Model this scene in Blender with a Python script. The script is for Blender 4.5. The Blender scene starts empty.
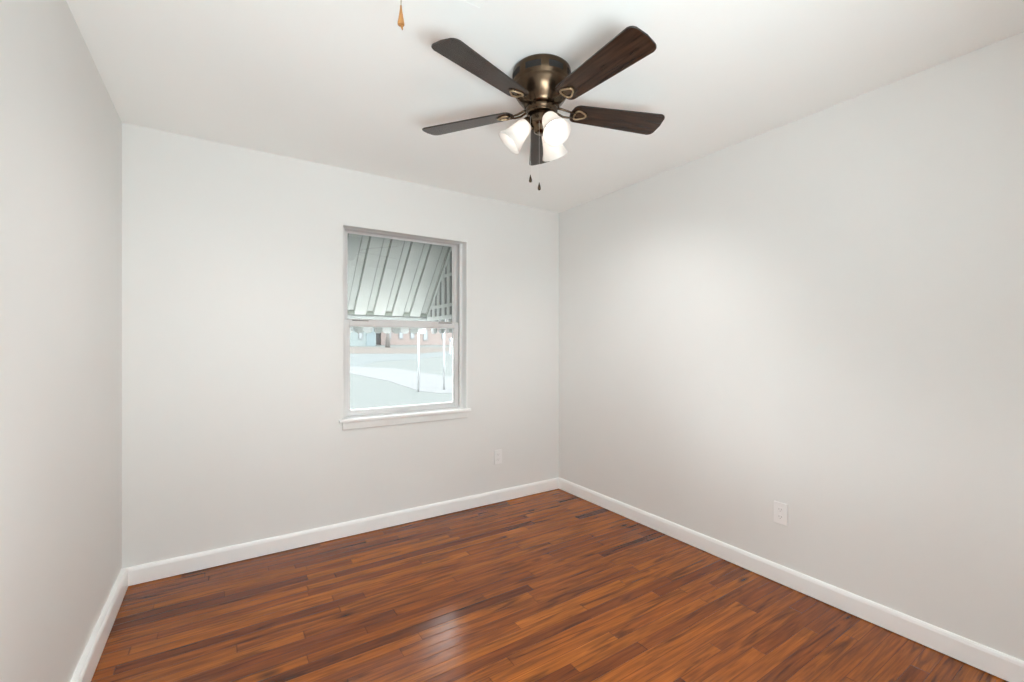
import bpy, bmesh, math, random
from mathutils import Vector, Matrix
random.seed(7)
PI = math.pi
sc = bpy.context.scene
COL = sc.collection
R = math.radians

# ------------------------------------------------------------------ camera
TH = R(33.05)                    # camera yaw from the room's depth axis
cam_d = bpy.data.cameras.new('camera')
cam_d.sensor_width = 36.0
cam_d.lens = 444.0 / 1024.0 * 36.0
cam_d.shift_y = 3.5 / 1024.0
cam_d.clip_start = 0.02
cam_d.clip_end = 400
cam = bpy.data.objects.new('camera', cam_d)
cam.location = (0, 0, 1.275)
cam.rotation_euler = (R(90), 0, -TH)
COL.objects.link(cam)
sc.camera = cam

# ------------------------------------------------------------------ world, lights, exposure
sc.view_settings.view_transform = 'Standard'
sc.view_settings.look = 'None'
sc.view_settings.exposure = 0.0
sc.view_settings.gamma = 1.0
sc.view_settings.use_curve_mapping = False
cy = sc.cycles
cy.max_bounces = 14
cy.diffuse_bounces = 10
cy.glossy_bounces = 6
cy.transmission_bounces = 8
cy.transparent_max_bounces = 16
cy.caustics_reflective = False
cy.caustics_refractive = False
cy.sample_clamp_indirect = 6.0
cy.use_denoising = True
cy.blur_glossy = 0.5

w = bpy.data.worlds.new('sky')
sc.world = w
w.use_nodes = True
wn = w.node_tree.nodes; wl = w.node_tree.links
wn.clear()
bg = wn.new('ShaderNodeBackground'); wo = wn.new('ShaderNodeOutputWorld')
bg.inputs['Color'].default_value = (0.88, 0.95, 1.0, 1)
bg.inputs['Strength'].default_value = 25.0
wl.new(bg.outputs[0], wo.inputs[0])

def light(name, kind, loc, rot, energy, color=(1, 1, 1), size=None, size_y=None, spread=None):
    d = bpy.data.lights.new(name, kind)
    d.energy = energy; d.color = color
    if kind == 'AREA':
        d.shape = 'RECTANGLE'; d.size = size; d.size_y = size_y or size
        if spread: d.spread = spread
    elif kind == 'POINT':
        d.shadow_soft_size = size
    elif kind == 'SUN':
        d.angle = R(1.5)
    o = bpy.data.objects.new(name, d)
    o.location = loc; o.rotation_euler = rot
    COL.objects.link(o)
    return o

SUN = light('sun', 'SUN', (0, 0, 10), (R(48), 0, R(14)), 8.0, (1.0, 0.95, 0.88))
LC = (0.812, 0.945, 0.985)
# added fill light far behind the camera; the hall has no window
L_FILL_BACK = light('fill_back', 'AREA', (-0.1, -3.9, 1.15), (R(90), 0, 0), 38, LC, 2.2, 1.7)
L_FILL_TOP = light('fill_top', 'AREA', (-0.2, -1.9, 2.40), (0, 0, 0), 74, LC, 1.5, 1.2)  # added fill light under the hall ceiling, no lamp fixture there
# added fill light, low behind the camera, aimed up at the ceiling
L_FILL_LOW = light('fill_low', 'AREA', (0.05, -1.15, 0.40), (R(180), 0, 0), 178, LC, 1.6, 1.0)

PORTAL = light('window_portal', 'AREA', (1.12, 3.255, 1.42), (R(-90), 0, 0), 1, (1, 1, 1), .93, 1.30)
PORTAL.data.cycles.is_portal = True

# ------------------------------------------------------------------ materials
def mat(name, color=(.8, .8, .8), rough=.5, metal=0.0, spec=.5, emit=None, estr=0.0):
    m = bpy.data.materials.new(name); m.use_nodes = True
    b = m.node_tree.nodes['Principled BSDF']
    b.inputs['Base Color'].default_value = (*color, 1)
    b.inputs['Roughness'].default_value = rough
    b.inputs['Metallic'].default_value = metal
    b.inputs['Specular IOR Level'].default_value = spec
    if emit:
        b.inputs['Emission Color'].default_value = (*emit, 1)
        b.inputs['Emission Strength'].default_value = estr
    return m

def N(m, t): return m.node_tree.nodes.new(t)
def L(m, a, b): m.node_tree.links.new(a, b)
def P(m): return m.node_tree.nodes['Principled BSDF']
def math_node(m, op, a, b=None):
    n = N(m, 'ShaderNodeMath'); n.operation = op
    for i, v in enumerate((a, b)):
        if v is None: continue
        if isinstance(v, (int, float)): n.inputs[i].default_value = v
        else: L(m, v, n.inputs[i])
    return n.outputs[0]

def add_bump(m, scale, strength, dist=.002, detail=3, stretch=(1, 1, 1)):
    tc = N(m, 'ShaderNodeTexCoord'); mp = N(m, 'ShaderNodeMapping'); ns = N(m, 'ShaderNodeTexNoise'); bp = N(m, 'ShaderNodeBump')
    mp.inputs['Scale'].default_value = stretch
    L(m, tc.outputs['Object'], mp.inputs[0]); L(m, mp.outputs[0], ns.inputs['Vector'])
    ns.inputs['Scale'].default_value = scale; ns.inputs['Detail'].default_value = detail
    bp.inputs['Strength'].default_value = strength; bp.inputs['Distance'].default_value = dist
    L(m, ns.outputs[0], bp.inputs['Height']); L(m, bp.outputs[0], P(m).inputs['Normal'])

def noisy(name, c1, c2, scale, rough=.6, stretch=(1, 1, 1), detail=4, spec=.4, metal=0, lo=.35, hi=.65):
    m = mat(name, c1, rough, metal, spec)
    tc = N(m, 'ShaderNodeTexCoord'); mp = N(m, 'ShaderNodeMapping'); ns = N(m, 'ShaderNodeTexNoise'); cr = N(m, 'ShaderNodeValToRGB')
    mp.inputs['Scale'].default_value = stretch
    L(m, tc.outputs['Object'], mp.inputs[0]); L(m, mp.outputs[0], ns.inputs['Vector'])
    ns.inputs['Scale'].default_value = scale; ns.inputs['Detail'].default_value = detail
    cr.color_ramp.elements[0].position = lo; cr.color_ramp.elements[0].color = (*c1, 1)
    cr.color_ramp.elements[1].position = hi; cr.color_ramp.elements[1].color = (*c2, 1)
    L(m, ns.outputs[0], cr.inputs[0]); L(m, cr.outputs[0], P(m).inputs['Base Color'])
    return m

M_WALL = noisy('wall_paint', (.775, .775, .760), (.79, .79, .775), 1.5, .62, spec=.3); add_bump(M_WALL, 140, .12, .001)
M_CEIL = noisy('ceiling_paint', (.905, .915, .90), (.92, .93, .915), 1.2, .85, spec=.15); add_bump(M_CEIL, 90, .15, .0015)
M_TRIM = noisy('trim_enamel', (.92, .925, .92), (.935, .94, .935), 4, .33, spec=.5); add_bump(M_TRIM, 30, .06, .001)
M_SASH = noisy('sash_enamel', (.72, .71, .705), (.76, .75, .745), 6, .35)
M_GAP = mat('dark_joint', (.25, .23, .22), .8)  # dark tone of the sash joints and finger grips
M_PLATE = mat('outlet_plastic', (.85, .845, .84), .35)
M_SLOT = mat('outlet_slot', (.45, .44, .43), .6)
M_CORD = mat('cord_green', (.20, .17, .07), .8)
M_BRASS_DARK = mat('dark_cap', (.16, .10, .04), .4, .6)

def wood_floor():
    m = mat('strip_oak_floor', (.3, .12, .04), .26, 0, .32)
    tc = N(m, 'ShaderNodeTexCoord'); sp = N(m, 'ShaderNodeSeparateXYZ')
    L(m, tc.outputs['Object'], sp.inputs[0])
    X, Y = sp.outputs[0], sp.outputs[1]
    W = .0572
    yv = math_node(m, 'DIVIDE', math_node(m, 'ADD', Y, .013), W)
    row = math_node(m, 'FLOOR', yv); fy = math_node(m, 'FRACT', yv)
    wn1 = N(m, 'ShaderNodeTexWhiteNoise'); wn1.noise_dimensions = '1D'; L(m, row, wn1.inputs['W'])
    r1 = wn1.outputs['Value']
    wn1b = N(m, 'ShaderNodeTexWhiteNoise'); wn1b.noise_dimensions = '1D'; L(m, math_node(m, 'ADD', row, 57.3), wn1b.inputs['W'])
    leng = math_node(m, 'ADD', math_node(m, 'MULTIPLY', wn1b.outputs['Value'], 1.1), .55)
    xv = math_node(m, 'DIVIDE', math_node(m, 'ADD', X, math_node(m, 'MULTIPLY', r1, 9.0)), leng)
    colid = math_node(m, 'FLOOR', xv); fx = math_node(m, 'FRACT', xv)
    cb = N(m, 'ShaderNodeCombineXYZ'); L(m, row, cb.inputs[0]); L(m, colid, cb.inputs[1])
    wn2 = N(m, 'ShaderNodeTexWhiteNoise'); wn2.noise_dimensions = '3D'; L(m, cb.outputs[0], wn2.inputs['Vector'])
    ramp = N(m, 'ShaderNodeValToRGB'); e = ramp.color_ramp.elements
    e[0].position = 0; e[0].color = (.095, .021, .003, 1)
    e[1].position = 1; e[1].color = (.375, .105, .010, 1)
    for p, c in ((.06, (.175, .040, .005, 1)), (.25, (.235, .058, .006, 1)), (.60, (.275, .071, .007, 1)), (.86, (.315, .086, .008, 1))):
        x = e.new(p); x.color = c
    L(m, wn2.outputs['Value'], ramp.inputs[0])
    # grain: noise stretched along the board, offset per board
    off = N(m, 'ShaderNodeVectorMath'); off.operation = 'SCALE'; off.inputs['Scale'].default_value = 37.0
    L(m, wn2.outputs['Color'], off.inputs[0])
    ad = N(m, 'ShaderNodeVectorMath'); ad.operation = 'ADD'; L(m, tc.outputs['Object'], ad.inputs[0]); L(m, off.outputs[0], ad.inputs[1])
    def grain(scl, nscale, detail, dist=0.0):
        mp = N(m, 'ShaderNodeMapping'); mp.inputs['Scale'].default_value = scl
        ns = N(m, 'ShaderNodeTexNoise'); ns.inputs['Scale'].default_value = nscale; ns.inputs['Detail'].default_value = detail
        ns.inputs['Distortion'].default_value = dist
        L(m, ad.outputs[0], mp.inputs[0]); L(m, mp.outputs[0], ns.inputs['Vector'])
        return ns.outputs[0]
    g1 = grain((2.2, 34, 1), 1.6, 6, .6)
    g2 = grain((3.5, 110, 1), 2.0, 3)
    g3 = grain((2.2, 24, 1), 1.0, 5, 1.3)
    def rng(v, a, b, c, d):
        r = N(m, 'ShaderNodeMapRange'); L(m, v, r.inputs[0])
        for i, q in zip((1, 2, 3, 4), (a, b, c, d)): r.inputs[i].default_value = q
        return r.outputs[0]
    f = math_node(m, 'MULTIPLY', rng(g1, .32, .68, .64, 1.28), rng(g2, .3, .7, .80, 1.14))
    # dark heartwood streaks and knots
    f = math_node(m, 'MULTIPLY', f, rng(g3, .31, .45, .42, 1.0))
    kn = N(m, 'ShaderNodeTexVoronoi'); kmp = N(m, 'ShaderNodeMapping'); kmp.inputs['Scale'].default_value = (1.9, 5.2, 1)
    L(m, ad.outputs[0], kmp.inputs[0]); L(m, kmp.outputs[0], kn.inputs['Vector']); kn.inputs['Scale'].default_value = 1.0
    f = math_node(m, 'MULTIPLY', f, rng(kn.outputs['Distance'], .03, .11, .35, 1.0))
    # seams
    ey = math_node(m, 'MINIMUM', fy, math_node(m, 'SUBTRACT', 1.0, fy))
    ex = math_node(m, 'MULTIPLY', math_node(m, 'MINIMUM', fx, math_node(m, 'SUBTRACT', 1.0, fx)), 12.0)
    ed = math_node(m, 'MINIMUM', ey, ex)
    seam = rng(ed, .0, .035, .38, 1.0)
    f = math_node(m, 'MULTIPLY', f, seam)
    mx = N(m, 'ShaderNodeVectorMath'); mx.operation = 'SCALE'
    L(m, ramp.outputs[0], mx.inputs[0]); L(m, f, mx.inputs['Scale'])
    L(m, mx.outputs[0], P(m).inputs['Base Color'])
    # worn varnish
    wv = N(m, 'ShaderNodeTexNoise'); wv.inputs['Scale'].default_value = 2.2; wv.inputs['Detail'].default_value = 1
    L(m, tc.outputs['Object'], wv.inputs['Vector'])
    L(m, rng(wv.outputs[0], .3, .7, .17, .25), P(m).inputs['Roughness'])
    bp = N(m, 'ShaderNodeBump'); bp.inputs['Strength'].default_value = .5; bp.inputs['Distance'].default_value = .0013
    bb = N(m, 'ShaderNodeTexNoise'); bb.inputs['Scale'].default_value = 14; bb.inputs['Detail'].default_value = 2
    L(m, tc.outputs['Object'], bb.inputs['Vector'])
    hh = math_node(m, 'ADD', math_node(m, 'MULTIPLY', rng(ed, 0, .05, 0, 1), .8), math_node(m, 'MULTIPLY', bb.outputs[0], .6))
    hh = math_node(m, 'ADD', hh, math_node(m, 'MULTIPLY', wn2.outputs['Value'], .6))
    L(m, hh, bp.inputs['Height']); L(m, bp.outputs[0], P(m).inputs['Normal'])
    return m
M_FLOOR = wood_floor()

def glass_mat(name, tint=(.96, .98, .97), fres=1.5):
    m = bpy.data.materials.new(name); m.use_nodes = True
    nt = m.node_tree; nt.nodes.clear()
    o = nt.nodes.new('ShaderNodeOutputMaterial'); mx = nt.nodes.new('ShaderNodeMixShader')
    tr = nt.nodes.new('ShaderNodeBsdfTransparent'); gl = nt.nodes.new('ShaderNodeBsdfGlossy'); fr = nt.nodes.new('ShaderNodeFresnel')
    tr.inputs[0].default_value = (*tint, 1); gl.inputs['Roughness'].default_value = .01
    fr.inputs['IOR'].default_value = fres
    nt.links.new(fr.outputs[0], mx.inputs[0]); nt.links.new(tr.outputs[0], mx.inputs[1]); nt.links.new(gl.outputs[0], mx.inputs[2])
    nt.links.new(mx.outputs[0], o.inputs[0])
    return m
M_PANE = glass_mat('window_glass')

def shade_mat():
    m = bpy.data.materials.new('frosted_glass'); m.use_nodes = True
    nt = m.node_tree; nt.nodes.clear()
    o = nt.nodes.new('ShaderNodeOutputMaterial'); mx = nt.nodes.new('ShaderNodeMixShader'); mx2 = nt.nodes.new('ShaderNodeMixShader')
    df = nt.nodes.new('ShaderNodeBsdfDiffuse'); tl = nt.nodes.new('ShaderNodeBsdfTranslucent'); gl = nt.nodes.new('ShaderNodeBsdfGlossy')
    df.inputs[0].default_value = (.86, .83, .80, 1); tl.inputs[0].default_value = (.92, .88, .84, 1)
    gl.inputs['Roughness'].default_value = .25
    mx.inputs[0].default_value = .42; mx2.inputs[0].default_value = .05
    nt.links.new(df.outputs[0], mx.inputs[1]); nt.links.new(tl.outputs[0], mx.inputs[2])
    nt.links.new(mx.outputs[0], mx2.inputs[1]); nt.links.new(gl.outputs[0], mx2.inputs[2])
    nt.links.new(mx2.outputs[0], o.inputs[0])
    return m
M_SHADE = shade_mat()
M_BULB = mat('bulb_glow', (1, 1, 1), .4, emit=(1.0, .97, .93), estr=4.0)

M_BRONZE = noisy('oil_rubbed_bronze', (0.0783, 0.0527, 0.0345), (0.1145, 0.0790, 0.0500), 18, .27, (1, 1, .15), metal=1.0)
M_BRONZE_L = noisy('antique_bronze', (.42, .31, .19), (.55, .42, .27), 30, .3, metal=1.0)
M_VENT = mat('vent_hole', (.012, .010, .009), .8)
def blade_mat():
    m = mat('walnut_blade', (.09, .05, .03), .24, 0, .28)
    tc = N(m, 'ShaderNodeTexCoord'); mp = N(m, 'ShaderNodeMapping'); mp.inputs['Scale'].default_value = (2.0, 26, 8)
    ns = N(m, 'ShaderNodeTexNoise'); ns.inputs['Scale'].default_value = 3; ns.inputs['Detail'].default_value = 6; ns.inputs['Distortion'].default_value = .5
    cr = N(m, 'ShaderNodeValToRGB'); e = cr.color_ramp.elements
    e[0].position = .3; e[0].color = (0.0141, 0.0070, 0.0045, 1); e[1].position = .72; e[1].color = (0.0544, 0.0269, 0.0154, 1)
    L(m, tc.outputs['Object'], mp.inputs[0]); L(m, mp.outputs[0], ns.inputs['Vector']); L(m, ns.outputs[0], cr.inputs[0]); L(m, cr.outputs[0], P(m).inputs['Base Color'])
    return m
M_BLADE = blade_mat()
M_EDGE = mat('blade_edge', (.012, .008, .006), .45)
M_TASSEL = noisy('turned_wood', (.30, .13, .035), (.46, .22, .07), 40, .4, (1, 1, .2))

M_AWN = noisy('awning_enamel', (0.3865, 0.3817, 0.3605), (0.4178, 0.4118, 0.3897), 5, .42)
M_AWN_RIM = mat('awning_seam', (.20, .21, .18), .7)
M_FRM = mat('window_trim_far', (.055, .055, .055), .7, spec=0)
M_BACK = mat('wing_gap_shade', (.05, .05, .042), .8)
M_AWN_W = mat('awning_white', (0.3870, 0.3915, 0.3825), .45)
M_POLE = mat('pole_paint', (0.1275, 0.1275, 0.1275), .6, spec=0)
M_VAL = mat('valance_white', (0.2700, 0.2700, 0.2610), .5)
M_SLAT = mat('slat_paint', (0.5070, 0.5070, 0.4880), .5)
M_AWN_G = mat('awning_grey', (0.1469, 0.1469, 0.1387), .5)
M_GRASS = noisy('washed_out_grass', (0.0340, 0.0350, 0.0339), (0.0386, 0.0396, 0.0382), 9, .95, detail=6, spec=0)  # nearly grey: the overexposed wash is put into the lawn's colour
M_GRASS2 = noisy('dry_verge', (.0345, .0300, .0270), (.0380, .0335, .0310), 6, .95, spec=0)
M_CONC = noisy('concrete', (0.0426, 0.0419, 0.0419), (0.0459, 0.0451, 0.0451), 2.5, .85, spec=0)
M_ROAD = noisy('asphalt_pale', (0.0348, 0.0364, 0.0364), (0.0380, 0.0395, 0.0395), 3, .9, spec=0)
M_SIDING = mat('siding_teal', (0.0394, 0.0471, 0.0465), .8)
M_TEAL_D = mat('door_slate', (0.0255, 0.0350, 0.0377), .7)
M_ROOF = noisy('roof_shingle', (0.0119, 0.0103, 0.0092), (0.0158, 0.0136, 0.0124), 12, .9)
M_WOOD_TR = noisy('bark', (0.0319, 0.0266, 0.0239), (0.0399, 0.0337, 0.0300), 12, .9, (1, 1, .3))
M_WIN_D = mat('dark_window', (0.0317, 0.0353, 0.0377), .3)
def brick_mat():
    m = mat('pink_brick', (.6, .45, .4), .9, 0, .1)
    tc = N(m, 'ShaderNodeTexCoord'); b = N(m, 'ShaderNodeTexBrick')
    mp = N(m, 'ShaderNodeMapping'); mp.inputs['Rotation'].default_value = (R(90), 0, 0)
    b.inputs['Color1'].default_value = (0.0709, 0.0556, 0.0508, 1); b.inputs['Color2'].default_value = (0.0638, 0.0496, 0.0455, 1); b.inputs['Mortar'].default_value = (0.0731, 0.0650, 0.0617, 1)
    b.inputs['Scale'].default_value = 4.0
    L(m, tc.outputs['Object'], mp.inputs[0]); L(m, mp.outputs[0], b.inputs['Vector']); L(m, b.outputs[0], P(m).inputs['Base Color'])
    return m
M_BRICK = brick_mat()

# ------------------------------------------------------------------ mesh helpers
def BM(): return bmesh.new()
def bx(bm, x0, x1, y0, y1, z0, z1, mi=0, bev=0.0):
    r = bmesh.ops.create_cube(bm, size=1)
    vs = r['verts']
    for v in vs:
        v.co = Vector(((x0 + x1) / 2 + v.co.x * (x1 - x0), (y0 + y1) / 2 + v.co.y * (y1 - y0), (z0 + z1) / 2 + v.co.z * (z1 - z0)))
    fs = set(f for v in vs for f in v.link_faces)
    for f in fs: f.material_index = mi
    if bev:
        es = list(set(e for v in vs for e in v.link_edges))
        rr = bmesh.ops.bevel(bm, geom=es, offset=bev, segments=2, affect='EDGES', profile=.5)
        for f in rr['faces']: f.material_index = mi
    return vs
def lathe(bm, prof, seg=32, mtx=None, mi=0, caps=(False, False)):
    rings = []
    for r, z in prof:
        ring = []
        for k in range(seg):
            a = 2 * PI * k / seg
            co = Vector((max(r, 1e-5) * math.cos(a), max(r, 1e-5) * math.sin(a), z))
            ring.append(bm.verts.new(mtx @ co if mtx else co))
        rings.append(ring)
    for i in range(len(rings) - 1):
        for k in range(seg):
            f = bm.faces.new((rings[i][k], rings[i][(k + 1) % seg], rings[i + 1][(k + 1) % seg], rings[i + 1][k]))
            f.smooth = True; f.material_index = mi
    if caps[0]: bm.faces.new(list(reversed(rings[0]))).material_index = mi
    if caps[1]: bm.faces.new(rings[-1]).material_index = mi
    return rings
def tube(bm, pts, r, seg=10, mi=0, closed=False, rad=None):
    pts = [Vector(p) for p in pts]; n = len(pts); rings = []
    up = Vector((0, 0, 1))
    for i, p in enumerate(pts):
        if closed: t = (pts[(i + 1) % n] - pts[i - 1]).normalized()
        else: t = (pts[min(i + 1, n - 1)] - pts[max(i - 1, 0)]).normalized()
        a = t.cross(up)
        if a.length < .05: a = t.cross(Vector((1, 0, 0)))
        a.normalize(); b = t.cross(a).normalized()
        rr = rad[i] if rad else r
        rings.append([bm.verts.new(p + a * (math.cos(2 * PI * k / seg) * rr) + b * (math.sin(2 * PI * k / seg) * rr)) for k in range(seg)])
    m = n if closed else n - 1
    for i in range(m):
        A, B = rings[i], rings[(i + 1) % n]
        for k in range(seg):
            f = bm.faces.new((A[k], A[(k + 1) % seg], B[(k + 1) % seg], B[k])); f.smooth = True; f.material_index = mi
    if not closed:
        bm.faces.new(list(reversed(rings[0]))).material_index = mi; bm.faces.new(rings[-1]).material_index = mi
def prism(bm, outline, z0, z1, mi=0, side_mi=None, mtx=None):
    f3 = (lambda v: mtx @ Vector(v)) if mtx else Vector
    lo = [bm.verts.new(f3((x, y, z0))) for x, y in outline]
    hi = [bm.verts.new(f3((x, y, z1))) for x, y in outline]
    bm.faces.new(list(reversed(lo))).material_index = mi
    bm.faces.new(hi).material_index = mi
    n = len(outline)
    for i in range(n):
        bm.faces.new((lo[i], lo[(i + 1) % n], hi[(i + 1) % n], hi[i])).material_index = mi if side_mi is None else side_mi
def obj(name, bm, mats, parent=None, loc=None, rot=None):
    bmesh.ops.recalc_face_normals(bm, faces=bm.faces)
    me = bpy.data.meshes.new(name); bm.to_mesh(me); bm.free()
    for m in (mats if isinstance(mats, (list, tuple)) else [mats]): me.materials.append(m)
    o = bpy.data.objects.new(name, me); COL.objects.link(o)
    if loc: o.location = loc
    if rot: o.rotation_euler = rot
    if parent: o.parent = parent
    return o
def tag(o, label, cat, group=None, kind=None):
    o['label'] = label; o['category'] = cat
    if group: o['group'] = group
    if kind: o['kind'] = kind
    return o
def struct(o, label=None):
    o['kind'] = 'structure'
    if label: o['label'] = label
    return o
def empty(name, loc, rz=0):
    o = bpy.data.objects.new(name, None); o.empty_display_size = .1; COL.objects.link(o)
    o.location = loc; o.rotation_euler = (0, 0, rz); return o

# ------------------------------------------------------------------ room shell
XL, XR, YB, YF, H = -.446, 2.496, 3.072, -.35, 2.44
WX0, WX1, WZ0, WZ1 = .664, 1.581, .780, 2.0685     # opening in the far wall
WT = .17
DX0, DX1, DZ = -.36, 1.02, 2.439                    # cased opening in the front wall, round the camera; unseen, sized to shape the light

bm = BM(); bx(bm, -3.0, 4.2, -4.0, YB + .05, -.08, 0); struct(obj('floor', bm, M_FLOOR), 'orange brown strip hardwood floor with dark streaks')
bm = BM()
bx(bm, XL - .12, WX0, YB, YB + WT, -.3, H + .1); bx(bm, WX1, XR + .12, YB, YB + WT, -.3, H + .1)
bx(bm, WX0, WX1, YB, YB + WT, WZ1, H + .1); bx(bm, WX0, WX1, YB, YB + WT, -.3, WZ0 - .02)
struct(obj('wall_back', bm, M_WALL), 'pale grey wall with the window')
bm = BM()
bx(bm, XL - .12, XL, YF - .12, YB, 0, H + .1)
struct(obj('wall_left', bm, M_WALL))
bm = BM(); bx(bm, XR, XR + .12, YF - .12, YB, 0, H + .1); struct(obj('wall_right', bm, M_WALL))
bm = BM()
bx(bm, XL, DX0, YF - .12, YF, 0, H); bx(bm, DX1, XR, YF - .12, YF, 0, H); bx(bm, DX0, DX1, YF - .12, YF, DZ, H)
struct(obj('wall_front', bm, M_WALL))
# hall behind the cased opening
bm = BM()
bx(bm, -3.0, -2.88, -4.0, YF - .12, 0, H); bx(bm, 4.08, 4.2, -4.0, YF - .12, 0, H); bx(bm, -3.0, 4.2, -4.12, -4.0, 0, H)
bx(bm, -2.88, XL - .12, YF - .12, YF, 0, H); bx(bm, XR + .12, 4.08, YF - .12, YF, 0, H)
struct(obj('wall_hall', bm, M_WALL))
# ceiling with the hatch opening
HX0, HX1, HY0, HY1 = .14, .746, -.02, 1.351
bm = BM()
bx(bm, -3.0, HX0, -4.12, YB, H, H + .12); bx(bm, HX1, 4.2, -4.12, YB, H, H + .12)
bx(bm, HX0, HX1, -4.12, HY0, H, H + .12); bx(bm, HX0, HX1, HY1, YB, H, H + .12)
struct(obj('ceiling', bm, M_CEIL), 'off white painted ceiling')
# attic hatch panel, flush in the ceiling
hatch = empty('ceiling_hatch', (0, 0, H)); tag(hatch, 'white painted attic hatch set flush in the ceiling', 'hatch')
bm = BM(); bx(bm, HX0 + .001, HX1 - .001, HY0 + .001, HY1 - .001, .0005, .03); obj('panel', bm, M_CEIL, hatch)
bm = BM()
bx(bm, HX0 - .012, HX1 + .012, HY1 - .001, HY1 + .012, -.0012, -.0002); bx(bm, HX0 - .012, HX1 + .012, HY0 - .012, HY0 + .001, -.0012, -.0002)
bx(bm, HX1 - .001, HX1 + .012, HY0, HY1, -.0012, -.0002); bx(bm, HX0 - .012, HX0 + .001, HY0, HY1, -.0012, -.0002)
obj('trim_frame', bm, M_CEIL, hatch)

# baseboards with an eased top edge
def baseboard(name, p0, p1, nrm, h=.098, t=.014):
    p0, p1, nrm = Vector(p0), Vector(p1), Vector(nrm)
    prof = [(0, .004), (t, .004), (t, h - .018), (t - .003, h - .007), (t - .008, h), (0, h)]
    bm = BM()
    A = [bm.verts.new((p0.x + nrm.x * d, p0.y + nrm.y * d, z)) for d, z in prof]
    B = [bm.verts.new((p1.x + nrm.x * d, p1.y + nrm.y * d, z)) for d, z in prof]
    n = len(prof)
    for i in range(n): bm.faces.new((A[i], A[(i + 1) % n], B[(i + 1) % n], B[i]))
    bm.faces.new(A); bm.faces.new(list(reversed(B)))
    return struct(obj(name, bm, M_TRIM), 'white painted baseboard')
baseboard('baseboard_back', (XL, YB), (XR, YB), (0, -1))
baseboard('baseboard_right', (XR, YF), (XR, YB - .014), (-1, 0))
baseboard('baseboard_left', (XL, YF), (XL, YB - .014), (1, 0), .102, .028)
baseboard('baseboard_front', (DX1 + .07, YF), (XR - .014, YF), (0, 1))
bm = BM()   # casing round the opening the viewer stands in
for y0, y1 in ((YF, YF + .015), (YF - .135, YF - .12)):
    bx(bm, DX0 - .06, DX0, y0, y1, 0, DZ + .06); bx(bm, DX1, DX1 + .06, y0, y1, 0, DZ + .06); bx(bm, DX0, DX1, y0, y1, DZ, DZ + .06)
struct(obj('trim_1', bm, M_TRIM))

# ------------------------------------------------------------------ window_1, single hung, painted
win = empty('window_1', ((WX0 + WX1) / 2, YB, WZ0)); struct(win, 'white single hung window with awning outside')
def wloc(bm, name, mats, parent=win):
    bmesh.ops.translate(bm, verts=bm.verts, vec=-Vector(win.location)); return obj(name, bm, mats, parent)
bm = BM()   # jamb frame at the back of the reveal
FY0, FY1 = YB + .085, YB + .168
FW = .022
bx(bm, WX0, WX0 + FW, FY0, FY1, WZ0, WZ1, bev=.002); bx(bm, WX1 - FW, WX1, FY0, FY1, WZ0, WZ1, bev=.002)
bx(bm, WX0 + FW, WX1 - FW, FY0, FY1, WZ1 - .005, WZ1, bev=.001); bx(bm, WX0 + FW, WX1 - FW, FY0, FY1, WZ0 - .01, WZ0 + .006)
# stops
bx(bm, WX0 + .001, WX0 + FW + .006, FY0 - .016, FY0, WZ0, WZ1, bev=.002); bx(bm, WX1 - FW - .006, WX1 - .001, FY0 - .016, FY0, WZ0, WZ1, bev=.002)
bx(bm, WX0 + FW, WX1 - FW, FY0 - .016, FY0, WZ1 - .005, WZ1 - .0005, bev=.001)
fr = wloc(bm, 'frame', M_SASH)
def sash(name, y0, y1, x0, x1, z0, z1, sl, sr, bot, top, gz):
    bm = BM()
    bx(bm, x0, x0 + sl, y0, y1, z0, z1, bev=.0025); bx(bm, x1 - sr, x1, y0, y1, z0, z1, bev=.0025)
    bx(bm, x0 + sl, x1 - sr, y0, y1, z0, z0 + bot, bev=.0025); bx(bm, x0 + sl, x1 - sr, y0, y1, z1 - top, z1, bev=.0025)
    # glazing bead
    yb = y0 + .008
    for a in ((x0 + sl - .001, x0 + sl + .007, z0 + bot, z1 - top), (x1 - sr - .007, x1 - sr + .001, z0 + bot, z1 - top),
              (x0 + sl, x1 - sr, z0 + bot - .001, z0 + bot + .006), (x0 + sl, x1 - sr, z1 - top - .006, z1 - top + .001)):
        bx(bm, a[0], a[1], yb, y1 - .006, a[2], a[3])
    s = wloc(bm, name, M_SASH)
    bm = BM(); bx(bm, x0 + sl, x1 - sr, gz, gz + .003, z0 + bot, z1 - top)
    bmesh.ops.translate(bm, verts=bm.verts, vec=-Vector(win.location)); obj('pane', bm, M_PANE, s)
    return s
ZM = 1.448
sash('upper_sash', YB + .128, YB + .152, WX0 + FW + .002, WX1 - FW - .002, ZM - .035, WZ1 - .006, .030, .028, .035, .006, YB + .140)
ls = sash('lower_sash', YB + .092, YB + .120, WX0 + FW + .003, WX1 - FW - .003, WZ0 + .008, ZM, .036, .035, .030, .042, YB + .106)
bm = BM()   # sash locks / finger grips on the meeting rail
for cx in (.80, 1.44):
    bx(bm, cx - .055, cx + .055, YB + .086, YB + .093, ZM - .010, ZM - .004, bev=.001)
wloc(bm, 'finger_grip', M_GAP)
bm = BM(); bx(bm, WX0 + .0005, WX0 + FW + .006, FY0 - .0165, FY0 - .0155, WZ0, WZ1)
bm.free()
bm = BM()   # dark joint between sash and jamb on the right and left
bx(bm, WX1 - FW - .0032, WX1 - FW + .0005, YB + .0905, YB + .0925, WZ0 + .02, WZ1 - .02)
bx(bm, WX0 + FW - .0005, WX0 + FW + .0032, YB + .0905, YB + .0925, WZ0 + .02, WZ1 - .02)
wloc(bm, 'sash_joint', M_GAP)
bm = BM()   # stool with horns, apron below
bx(bm, WX0 + .0005, WX1 - .0005, YB - .001, YB + .088, WZ0 - .0195, WZ0)
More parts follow.
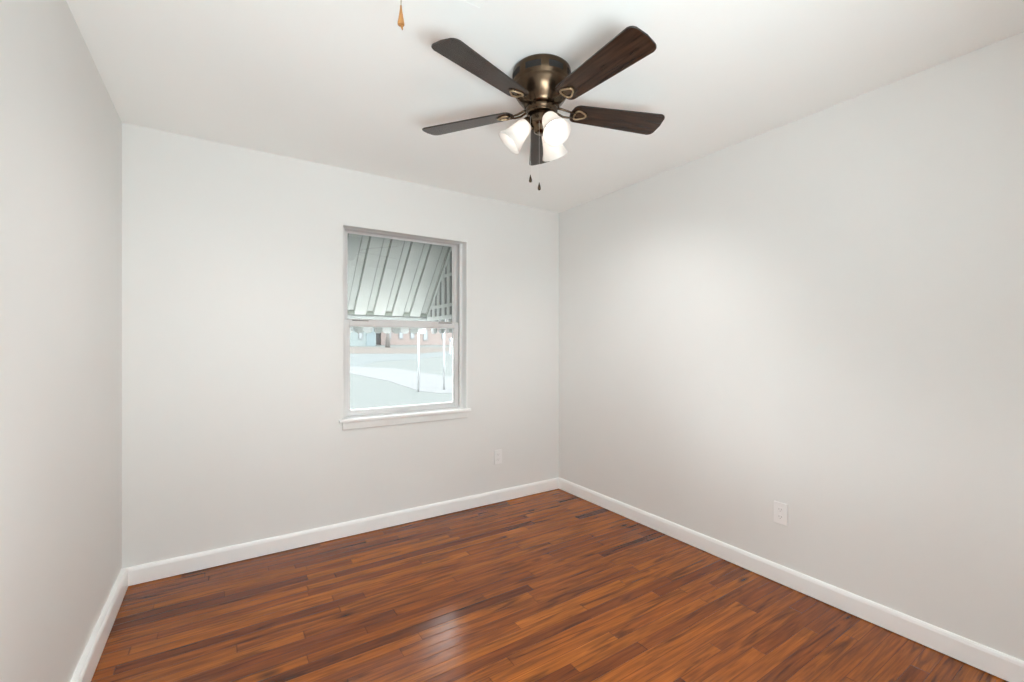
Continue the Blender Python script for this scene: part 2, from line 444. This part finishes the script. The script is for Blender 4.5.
bx(bm, WX0 - .026, WX1 + .026, YB - .028, YB - .0005, WZ0 - .0195, WZ0, bev=.004)
wloc(bm, 'stool', M_TRIM)
bm = BM(); bx(bm, WX0 - .004, WX1 + .004, YB - .014, YB - .0005, WZ0 - .070, WZ0 - .0195, bev=.003)
wloc(bm, 'apron', M_WALL)
bm = BM()   # thin bead on the right reveal; lighter paint stands in for daylight there
bx(bm, WX1 - .0035, WX1 + .004, YB - .003, YB + .084, WZ0, WZ1 + .004, bev=.001)
wloc(bm, 'reveal_edge', M_TRIM)
bm = BM()
bx(bm, WX0 - .003, WX0 + .0025, YB - .001, YB + .084, WZ0, WZ1 + .003); bx(bm, WX0, WX1 - .004, YB - .001, YB + .084, WZ1 - .0025, WZ1 + .003)
wloc(bm, 'reveal_lining', M_WALL)

# ------------------------------------------------------------------ wall outlets
def outlet(loc, rz, label):
    t = empty('wall_outlet', loc, rz); tag(t, label, 'outlet', 'painted duplex wall outlets')
    bm = BM(); bx(bm, -.035, .035, -.0075, -.0002, -.0575, .0575, bev=.0025)
    obj('cover_plate', bm, M_PLATE, t)
    for s in (-1, 1):
        bm = BM()
        ol = [(.0165 * math.cos(a) * (1 if abs(math.cos(a)) < .8 else .95), .0140 * math.sin(a)) for a in [2 * PI * k / 24 for k in range(24)]]
        prism(bm, ol, 0, .002, mtx=Matrix.Translation((0, -.0073, s * .0195)) @ Matrix.Rotation(R(90), 4, 'X'))
        rc = obj('receptacle', bm, M_PLATE, t)
        bm = BM()
        for sx in (-.0062, .0062): bx(bm, sx - .0011, sx + .0011, -.0101, -.0092, s * .0195 - .001, s * .0195 + .0075)
        lathe(bm, [(.0022, 0), (.0022, .0008)], 12, Matrix.Translation((0, -.0093, s * .0195 - .0065)) @ Matrix.Rotation(R(90), 4, 'X'), caps=(True, True))
        obj('slot', bm, M_SLOT, rc)
    bm = BM(); lathe(bm, [(.0032, 0), (.0026, .0014), (.0, .0018)], 14, Matrix.Translation((0, -.0073, 0)) @ Matrix.Rotation(R(90), 4, 'X'))
    obj('screw', bm, M_PLATE, t)
outlet((XR, 1.203, .375), R(90) * -1 + PI, 'white duplex outlet low on the blank right-hand wall')
bpy.data.objects['wall_outlet'].rotation_euler = (0, 0, R(-90))
outlet((1.862, YB, .367), 0, 'faint white duplex outlet on the window wall beside the corner')
for o in [o for o in bpy.data.objects if o.name.startswith('wall_outlet')][:0]: pass

# ------------------------------------------------------------------ ceiling fan
FX, FYc = 1.139, 1.519
fan = empty('ceiling_fan', (FX, FYc, H)); tag(fan, 'bronze flush mount ceiling fan with five walnut blades and three lit shades', 'ceiling fan')
bm = BM()
lathe(bm, [(.118, -.0005), (.1235, -.006), (.125, -.014), (.125, -.066), (.121, -.0695), (.1225, -.0735), (.121, -.080), (.116, -.094), (.106, -.111),
           (.094, -.128), (.083, -.141), (.076, -.150), (.073, -.156), (.060, -.158), (.02, -.158)], 64)
for k in range(8):
    a = 2 * PI * k / 8 + R(-8)
    mt = Matrix.Rotation(a, 4, 'Z')
    for j in range(-3, 4):
        m2 = Matrix.Rotation(a + j * .075, 4, 'Z')
        vs = bx(bm, .1235, .1256, -.0048, .0048, -.052, -.026, 1)
        for v in vs: v.co = m2 @ v.co
obj('motor_housing', bm, [M_BRONZE, M_VENT], fan)
bm = BM(); lathe(bm, [(.02, -.1575), (.066, -.1585), (.0685, -.163), (.0685, -.170), (.066, -.175), (.061, -.177), (.0635, -.181), (.0635, -.186), (.058, -.189), (.02, -.189)], 48)
obj('flywheel', bm, M_BRONZE, fan)
bm = BM(); lathe(bm, [(.02, -.1885), (.048, -.189), (.051, -.193), (.051, -.226), (.048, -.231), (.040, -.237), (.036, -.240), (.033, -.258), (.022, -.266), (.0, -.268)], 48)
obj('switch_housing', bm, M_BRONZE, fan)

# blade outline along +x, own origin at the fan axis
def blade_outline():
    pts = []
    R0, R1, w0, w1 = .135, .566, .049, .066
    def arc(cx, cy, r, a0, a1, n=7):
        return [(cx + r * math.cos(R(a0 + (a1 - a0) * k / n)), cy + r * math.sin(R(a0 + (a1 - a0) * k / n))) for k in range(n + 1)]
    rr = .024
    pts += arc(R1 - rr - .002, w1 - rr, rr, 90, 8)
    pts += [(R1 + .004, 0)]
    pts += arc(R1 - rr - .002, -w1 + rr, rr, -8, -90)
    q = .032
    pts += arc(R0 + q, -w0 + q, q, -92, -160)
    pts += [(R0 - .004, 0)]
    pts += arc(R0 + q, w0 - q, q, 160, 92)
    return pts
def make_blade():
    bm = BM(); prism(bm, blade_outline(), -.003, .003, 0, 1)
    es = [e for e in bm.edges if abs(e.verts[0].co.z - e.verts[1].co.z) < 1e-6 and len(e.link_faces) == 2 and any(len(f.verts) == 4 for f in e.link_faces)]
    rr = bmesh.ops.bevel(bm, geom=es, offset=.0012, segments=1, affect='EDGES')
    for f in rr['faces']: f.material_index = 1
    b = obj('blade', bm, [M_BLADE, M_EDGE], fan)
    bm = BM()
    # decorative loop under the blade
    loop = []
    for k in range(20):
        a = 2 * PI * k / 20
        r = .0225 * (1 + .16 * math.cos(3 * a))
        loop.append((.172 + r * math.cos(a) * 1.15, r * math.sin(a) * 1.05, -.0068))
    tube(bm, loop, .0036, 8, 1, closed=True)
    # two curved arms from the flywheel meeting the loop
    for s in (-1, 1):
        tube(bm, [(.058, s * .010, .006), (.080, s * .016, .000), (.104, s * .019, -.008), (.128, s * .016, -.010), (.150, s * .012, -.0075)], .004, 8, rad=[.0055, .005, .0045, .004, .0036])
    prism(bm, [(.150, -.012), (.205, -.016), (.215, 0), (.205, .016), (.150, .012)], -.0052, -.0032)
    for px, py in ((.196, .011), (.196, -.011), (.160, 0)):
        lathe(bm, [(.0045, -.0045), (.004, -.0075), (.0, -.0082)], 10, Matrix.Translation((px, py, 0)))
    ir = obj('blade_bracket', bm, [M_BRONZE, M_BRONZE_L], b)
    return b
ZBL = -.161
b0 = make_blade()
def copy_tree(o, parent):
    c = o.copy(); COL.objects.link(c); c.parent = parent
    for ch in list(o.children): copy_tree(ch, c)
    return c
for k in range(5):
    b = b0 if k == 0 else copy_tree(b0, fan)
    b.matrix_local = Matrix.Translation((0, 0, ZBL)) @ Matrix.Rotation(R(86.5 - 33.05 + 72 * k), 4, 'Z') @ Matrix.Rotation(R((0, 0, 0.9, 1.8, 0)[k]), 4, 'Y') @ Matrix.Rotation(R(-12), 4, 'X')

# light kit: three arms, sockets, bell shades, bulbs
def shade(a_deg, tl=.67):
    a = R(a_deg); ca, sa = math.cos(a), math.sin(a)
    axis = Vector((ca * tl, sa * tl, -math.sqrt(1 - tl * tl))).normalized()
    base = Vector((ca * .052, sa * .052, -.212))
    q = Vector((0, 0, 1)).rotation_difference(axis).to_matrix().to_4x4()
    mt = Matrix.Translation(base) @ q
    bm = BM()
    tube(bm, [(ca * .030, sa * .030, -.248), (ca * .046, sa * .046, -.240), (ca * .054, sa * .054, -.224), tuple(base)], .006, 8)
    lathe(bm, [(.004, -.012), (.016, -.008), (.0225, 0), (.0255, .012), (.0268, .020), (.0225, .021), (.004, .021)], 24, mt)
    arm = obj('light_arm', bm, M_BRONZE, fan)
    bm = BM()
    out = [(.0245, .014), (.030, .022), (.0345, .036), (.0380, .057), (.0425, .082), (.0495, .106), (.0585, .127), (.0595, .1295)]
    inn = [(.0570, .1285), (.0475, .106), (.0405, .082), (.0360, .057), (.0325, .036), (.0270, .0225), (.0225, .0150)]
    lathe(bm, out + inn, 40, mt)
    sh = obj('glass_shade', bm, M_SHADE, fan)
    bm = BM()
    lathe(bm, [(.0, .022), (.012, .023), (.013, .040), (.018, .052), (.0245, .066), (.0275, .080), (.0262, .092), (.020, .103), (.010, .109), (.0, .111)], 24, mt)
    bl = obj('bulb', bm, M_BULB, sh)
    # the light that leaves the open mouth of the shade
    ld = bpy.data.lights.new('lamp_light', 'SPOT'); ld.energy = 34; ld.color = (.97, .97, .96)
    ld.spot_size = R(108); ld.spot_blend = 1.0; ld.shadow_soft_size = .045
    lo = bpy.data.objects.new('lamp_light', ld); COL.objects.link(lo); lo.parent = fan
    lo.location = base + axis * .136
    lo.rotation_euler = axis.to_track_quat('-Z', 'Y').to_euler()
for a, tl in ((147, .68), (-98, .58), (27, .67)): shade(a, tl)

# pull chains
def chain(dx, dy, z1):
    bm = BM()
    z0 = -.216
    tube(bm, [(dx, dy, z0), (dx, dy, z1 + .03)], .0003, 6)
    n = 26
    c = obj('pull_chain', bm, M_SASH, fan)
    bm = BM(); lathe(bm, [(.0, .032), (.002, .031), (.0022, .027), (.0042, .020), (.0065, .010), (.0062, .003), (.003, .0), (.0, -.001)], 16, Matrix.Translation((dx, dy, z1)))
    return c, obj('pull_knob', bm, M_BRONZE, c)
def cw(X, Z): return (X * math.cos(TH) + Z * math.sin(TH), -X * math.sin(TH) + Z * math.cos(TH))
for X, Z, z in ((.0770, 1.852, -.489), (.1135, 1.85, -.522)):
    p = cw(X, Z); chain(p[0] - FX, p[1] - FYc, z)

# attic pull cord with turned wooden tassel
px, py = cw(-.25 * 1.33, 1.33)
pc = empty('pull_cord', (px, py, H)); tag(pc, 'orange wooden bell pull hanging on a cord from the ceiling hatch', 'pull cord')
bm = BM(); tube(bm, [(0, 0, .002), (0.0005, 0, -.10), (0, 0, -.160)], .0011, 6); lathe(bm, [(.0, 0.002), (.008, 0.001), (.008, -.005), (.0, -.006)], 12); obj('cord', bm, M_CORD, pc)
bm = BM()
lathe(bm, [(.0012, -.148), (.0026, -.150), (.0030, -.158), (.0040, -.166), (.0062, -.180), (.0088, -.195), (.0102, -.203), (.0100, -.207), (.0086, -.2085), (.0, -.2085)], 24)
obj('bell', bm, M_TASSEL, pc)
bm = BM(); tube(bm, [(.001, 0, -.2075), (.003, 0, -.214), (.0045, 0, -.221)], .0028, 8, rad=[.0040, .0033, .0016]); obj('knot', bm, M_TASSEL, pc)

# ------------------------------------------------------------------ awning outside
AX0, AX1 = .62, 1.625
aw = empty('window_awning', (1.12, YB + WT, 2.3)); tag(aw, 'corrugated pale metal awning with scalloped valance outside the window', 'awning')
def aobj(bm, name, m, parent=aw):
    bmesh.ops.translate(bm, verts=bm.verts, vec=-Vector(aw.location)); return obj(name, bm, m, parent)
AT = Vector((0, YB + WT + .005, 2.315)); AB = Vector((0, 3.97, 1.535))
sl = (AB - AT); nr = Vector((0, -sl.z, sl.y)).normalized()
if nr.z < 0: nr = -nr
# folded sheet profile: flat pans with narrower raised ribs
prof = []; x = AX0
pitch = .166
while x < AX1 - .01:
    prof += [(x, 0, 0), (x + .100, 0, 0), (x + .105, .018, 0), (x + .158, .018, 0), (x + .1635, 0, 0)]
    x += pitch
prof = [(p[0], p[1]) for p in prof if p[0] <= AX1 + .005] + [(AX1 + .022, 0)]
bm = BM()
T = .0015
lays = []
for base in (AT, AB):
    lo = [bm.verts.new(base + Vector((px, 0, 0)) + nr * d) for px, d in prof]
    hi = [bm.verts.new(base + Vector((px, 0, 0)) + nr * (d + T)) for px, d in prof]
    lays.append((lo, hi))
n = len(prof)
for i in range(n - 1):
    (l0, h0), (l1, h1) = lays
    bm.faces.new((l0[i], l0[i + 1], l1[i + 1], l1[i])); bm.faces.new((h0[i], h1[i], h1[i + 1], h0[i + 1]))
    bm.faces.new((l1[i], l1[i + 1], h1[i + 1], h1[i])); bm.faces.new((l0[i], h0[i], h0[i + 1], l0[i + 1]))
for i in (0, n - 1):
    (l0, h0), (l1, h1) = lays
    bm.faces.new((l0[i], l1[i], h1[i], h0[i]))
# lapped seams: thin dark sealed lines along each rib foot
u = sl.normalized()
for i, (px_, d) in enumerate(prof):
    if i % 5 in (1, 4) and i not in (0, n - 1):
        off = -.0015
        a = AT + Vector((px_, 0, 0)) + nr * off; b = AB + Vector((px_, 0, 0)) + nr * off
        w_ = .0035 if i % 5 == 4 else .0018
        vs = []
        for c in (a, b):
            for sx, sn in ((-w_, -.001), (w_, -.001), (w_, .0015), (-w_, .0015)):
                vs.append(bm.verts.new(c + Vector((sx, 0, 0)) + nr * sn))
        for q in ((0, 1, 5, 4), (1, 2, 6, 5), (2, 3, 7, 6), (3, 0, 4, 7), (0, 3, 2, 1), (4, 5, 6, 7)):
            bm.faces.new([vs[k] for k in q]).material_index = 1
roof = aobj(bm, 'roof_sheet', [M_AWN, M_AWN_RIM])
for i in range(0, n - 3, 5):   # dark closed ends of the ribs
    xa, xb = prof[i + 1][0] + .002, prof[min(i + 4, n - 1)][0] - .002
    bm = BM(); bx(bm, xa, xb, 3.955, 3.972, 1.537, 1.566); aobj(bm, 'rib_closure', M_AWN_RIM)
bm = BM()
bx(bm, AX0, AX1, 3.968, 3.990, 1.497, 1.527, bev=.003)
aobj(bm, 'front_rail', M_AWN_W)
bm = BM()
bx(bm, AX0, AX1, 3.966, 3.992, 1.5275, 1.5345)
aobj(bm, 'rail_lip', M_AWN_G)
# valance: alternating rounded tongues
sx = AX0; k = 0; sw = .084
while sx < AX1 - .02:
    bm = BM()
    ol = [(sx + .002, 1.53), (sx + .002, 1.408)]
    for j in range(9):
        a = PI + PI * j / 8
        ol.append((sx + sw / 2 + (sw / 2 - .002) * math.cos(a), 1.402 + .028 * math.sin(a)))
    ol += [(sx + sw - .002, 1.408), (sx + sw - .002, 1.53)]
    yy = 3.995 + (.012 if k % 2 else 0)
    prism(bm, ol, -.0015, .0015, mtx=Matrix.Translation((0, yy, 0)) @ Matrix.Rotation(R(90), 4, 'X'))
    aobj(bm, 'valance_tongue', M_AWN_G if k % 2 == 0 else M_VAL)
    sx += sw; k += 1
ya = YB + WT + .03; k = 0
while ya < 3.93:
    bm = BM()
    ol = [(ya + .002, 1.50), (ya + .002, 1.408)]
    for j in range(9):
        a = PI + PI * j / 8
        ol.append((ya + sw / 2 + (sw / 2 - .002) * math.cos(a), 1.402 + .028 * math.sin(a)))
    ol += [(ya + sw - .002, 1.408), (ya + sw - .002, 1.50)]
    prism(bm, ol, 0, .003, mtx=Matrix.Translation((AX1 + .016 + (.012 if k % 2 else 0), 0, 0)) @ Matrix(((0, 0, 1, 0), (1, 0, 0, 0), (0, 1, 0, 0), (0, 0, 0, 1))))
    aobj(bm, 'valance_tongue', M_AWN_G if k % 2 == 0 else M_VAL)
    ya += sw; k += 1
# slatted end wing on the right, following the slope
def zroof(y): return AT.z + (y - AT.y) / (AB.y - AT.y) * (AB.z - AT.z)
bm = BM()
yy = YB + WT + .02
while yy < 3.95:
    y2 = min(yy + .062, 3.965)
    z1a, z1b = zroof(yy) - .01, zroof(y2) - .01
    prism(bm, [(yy, 1.53), (y2, 1.53), (y2, z1b), (yy, z1a)], 0, .012, mtx=Matrix.Translation((AX1, 0, 0)) @ Matrix(((0, 0, 1, 0), (1, 0, 0, 0), (0, 1, 0, 0), (0, 0, 0, 1))))
    yy += .108
aobj(bm, 'end_slats', M_SLAT)
bm = BM()
bx(bm, AX1 - .006, AX1 - .001, YB + WT + .005, 3.97, 1.60, 1.628); bx(bm, AX1 - .006, AX1 + .014, YB + WT + .005, 3.97, 1.497, 1.529)
bx(bm, AX1 - .006, AX1 - .001, YB + WT + .005, 3.62, 1.86, 1.885)
aobj(bm, 'end_rail', M_SLAT)
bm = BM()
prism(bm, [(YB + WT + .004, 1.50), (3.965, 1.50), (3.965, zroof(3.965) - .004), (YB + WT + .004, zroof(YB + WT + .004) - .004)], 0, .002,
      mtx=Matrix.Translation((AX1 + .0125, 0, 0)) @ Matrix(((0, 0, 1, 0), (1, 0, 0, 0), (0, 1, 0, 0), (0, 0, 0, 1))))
aobj(bm, 'end_backing', M_BACK)  # dark sheet added behind the slats, its colour stands in for shaded gaps
bm = BM()
prism(bm, [(YB + WT + .004, 1.38), (3.965, 1.38), (3.965, zroof(3.965) - .004), (YB + WT + .004, zroof(YB + WT + .004) - .004)], 0, .003,
      mtx=Matrix.Translation((AX0 - .004, 0, 0)) @ Matrix(((0, 0, 1, 0), (1, 0, 0, 0), (0, 1, 0, 0), (0, 0, 0, 1))))
aobj(bm, 'end_panel', M_AWN)  # unseen left end, added to keep sky light off the underside
bm = BM()   # sloping edge strip where roof meets the wing
a = AT + Vector((AX1 - .004, 0, 0)) + nr * -.012; b = AB + Vector((AX1 - .004, 0, 0)) + nr * -.012
tube(bm, [a, b], .007, 6)
aobj(bm, 'edge_strip', M_SLAT)

# ------------------------------------------------------------------ outside ground, rising gently to the street
def gz(y): return -.35 + max(0.0, y - 3.3) * (.90 + .35) / 41.7
GS = (.90 + .35) / 41.7
def ground_pt(u, v, lift=0.0):
    """photo pixel -> point on the sloping ground"""
    X, Zc = (u - 512) / 444.0, 1.0
    dx, dy = cw(X, Zc); dz = (344.5 - v) / 444.0
    # 1.275 + t*dz = -.35 + (t*dy-3.3)*GS
    t = (-.35 - 3.3 * GS - 1.275) / (dz - dy * GS)
    return (t * dx, t * dy)
bm = BM()
vs = [bm.verts.new(p) for p in ((-60, 3.245, -.35), (90, 3.245, -.35), (90, 3.3, -.35), (-60, 3.3, -.35), (90, 120, gz(120)), (-60, 120, gz(120)))]
bm.faces.new((vs[0], vs[1], vs[2], vs[3])); bm.faces.new((vs[3], vs[2], vs[4], vs[5]))
lo = [bm.verts.new(v.co - Vector((0, 0, .3))) for v in vs]
bm.faces.new((lo[3], lo[2], lo[1], lo[0])); bm.faces.new((lo[5], lo[4], lo[2], lo[3]))
struct(obj('ground', bm, M_GRASS), 'pale lawn outside the window')
def slab(name, poly, m, lift, label):
    bm = BM()
    pts = [(x, y) for x, y in poly]
    top = [bm.verts.new((x, y, gz(y) + lift)) for x, y in pts]; bot = [bm.verts.new((x, y, gz(y) - .05)) for x, y in pts]
    bm.faces.new(top); bm.faces.new(list(reversed(bot)))
    for i in range(len(pts)): bm.faces.new((top[i], bot[i], bot[(i + 1) % len(pts)], top[(i + 1) % len(pts)]))
    return struct(obj(name, bm, m), label)
gp = ground_pt
slab('road', [gp(335, 374), gp(350, 372.5), gp(375, 361.5), gp(418, 359.5), gp(470, 353), gp(470, 349.5), gp(418, 354), gp(350, 354), gp(335, 354)], M_ROAD, .006, 'pale street crossing in front of the lawn')
slab('footpath', [gp(335, 371), gp(350, 373.5), gp(388, 381), gp(420, 391.5), gp(440, 393.5), gp(475, 392), gp(475, 380), gp(440, 375.5), gp(395, 368.5), gp(335, 366)], M_CONC, .008, 'white concrete footpath')
slab('verge', [gp(335, 353.6), gp(350, 353.6), gp(418, 353.6), gp(475, 349), gp(475, 347.3), gp(335, 347.3)], M_GRASS2, .006, 'dry verge beyond the street')

# white poles by the path
for i, (u, v) in enumerate(((418.5, 392), (444, 390))):
    x, y = gp(u, v)
    t = empty('metal_pole', (x, y, gz(y)))
    tag(t, ['thin white pole outside, seen through the middle of the lower pane', 'thin white pole outside, seen near the right edge of the lower pane'][i], 'pole', 'white poles beside the footpath')
    bm = BM(); lathe(bm, [(.0, 0), (.028, 0), (.028, 2.55), (.0, 2.55)], 14); obj('shaft', bm, M_POLE, t)
    bm = BM(); lathe(bm, [(.0, 2.55), (.045, 2.55), (.045, 2.57), (.02, 2.60), (.0, 2.60)], 14); obj('cap', bm, M_POLE, t)

# houses over the road
def house(name, u0, u1, vbase, wall_h, m_wall, label, wins, door=None, depth=7.0):
    a = gp(u0, vbase); b = gp(u1, vbase)
    z0 = min(gz(a[1]), gz(b[1])) - .05
    v = Vector((b[0] - a[0], b[1] - a[1])); ln = v.length; rz = math.atan2(v.y, v.x)
    t = empty(name, (a[0], a[1], z0), rz); tag(t, label, 'house')
    bm = BM(); bx(bm, 0, ln, 0, depth, -1.0, wall_h); obj('wall', bm, m_wall, t)
    bm = BM()
    rid = wall_h + 1.7
    P_ = [(-.5, -.5, wall_h), (ln + .5, -.5, wall_h), (ln + .5, depth + .5, wall_h), (-.5, depth + .5, wall_h), (-.5, depth / 2, rid), (ln + .5, depth / 2, rid)]
    V = [bm.verts.new(p) for p in P_]
    for f in ((0, 1, 2, 3), (0, 4, 5, 1), (3, 2, 5, 4), (0, 3, 4), (1, 5, 2)): bm.faces.new([V[k] for k in f])
    obj('roof', bm, M_ROOF, t)
    for f0, f1, h0, h1 in wins:
        bm = BM(); bx(bm, ln * f0 - .08, ln * f1 + .08, -.06, .02, h0 - .08, h1 + .08); wf = obj('window', bm, M_FRM, t)
        bm = BM(); bx(bm, ln * f0, ln * f1, -.09, -.055, h0, h1); obj('pane', bm, M_WIN_D, wf)
    if door:
        bm = BM(); bx(bm, ln * door[0], ln * door[1], -.06, .02, 0, 2.1)
        obj('door', bm, M_TEAL_D, t)
    return t
house('garage', 330, 376, 346.0, 2.5, M_SIDING, 'blue grey garage across the street, left through the lower pane', [(.62, .68, 0.9, 1.9)], (.78, .98))
house('house', 381, 478, 345.0, 2.7, M_BRICK, 'long pink brick house across the street beside the blue grey garage', [(.06, .09, .9, 2.0), (.17, .20, .9, 2.0), (.28, .31, .9, 2.0), (.41, .445, .7, 2.0), (.60, .63, .9, 2.0), (.74, .77, .9, 2.0)])
# street tree
x, y = gp(387.5, 347.5)
tr = empty('street_tree', (x, y, gz(y))); tag(tr, 'bare street tree trunk between the garage and brick house', 'tree')
bm = BM(); tube(bm, [(0, 0, -.1), (.05, 0, 1.5), (-.05, .05, 3.2)], .2, 10, rad=[.28, .2, .17]); obj('trunk', bm, M_WOOD_TR, tr)
bm = BM()
for k in range(9):
    a = k * 2.4; z = 2.0 + k * .14; l = 1.6 + .25 * (k % 3)
    tube(bm, [(0, 0, z), (l * .5 * math.cos(a), l * .5 * math.sin(a), z + .8), (l * math.cos(a), l * math.sin(a), z + 1.9)], .06, 6, rad=[.09, .05, .015])
    tube(bm, [(l * .5 * math.cos(a), l * .5 * math.sin(a), z + .8), (l * .6 * math.cos(a + .8), l * .6 * math.sin(a + .8), z + 1.8)], .03, 5, rad=[.045, .012])
obj('branches', bm, M_WOOD_TR, tr)
# mailbox
x, y = gp(450.5, 354)
mb = empty('mailbox', (x, y, gz(y)), R(-33)); tag(mb, 'small dark mailbox on a post by the street', 'mailbox')
bm = BM(); bx(bm, -.05, .05, -.05, .05, -.05, 1.05); obj('post', bm, M_POLE, mb)
bm = BM()
prism(bm, [(-.1, 0), (.1, 0), (.1, .12), (.07, .18), (0, .21), (-.07, .18), (-.1, .12)], -.22, .22, mtx=Matrix.Translation((0, 0, 1.05)) @ Matrix.Rotation(R(90), 4, 'X'))
obj('box', bm, M_WIN_D, mb)
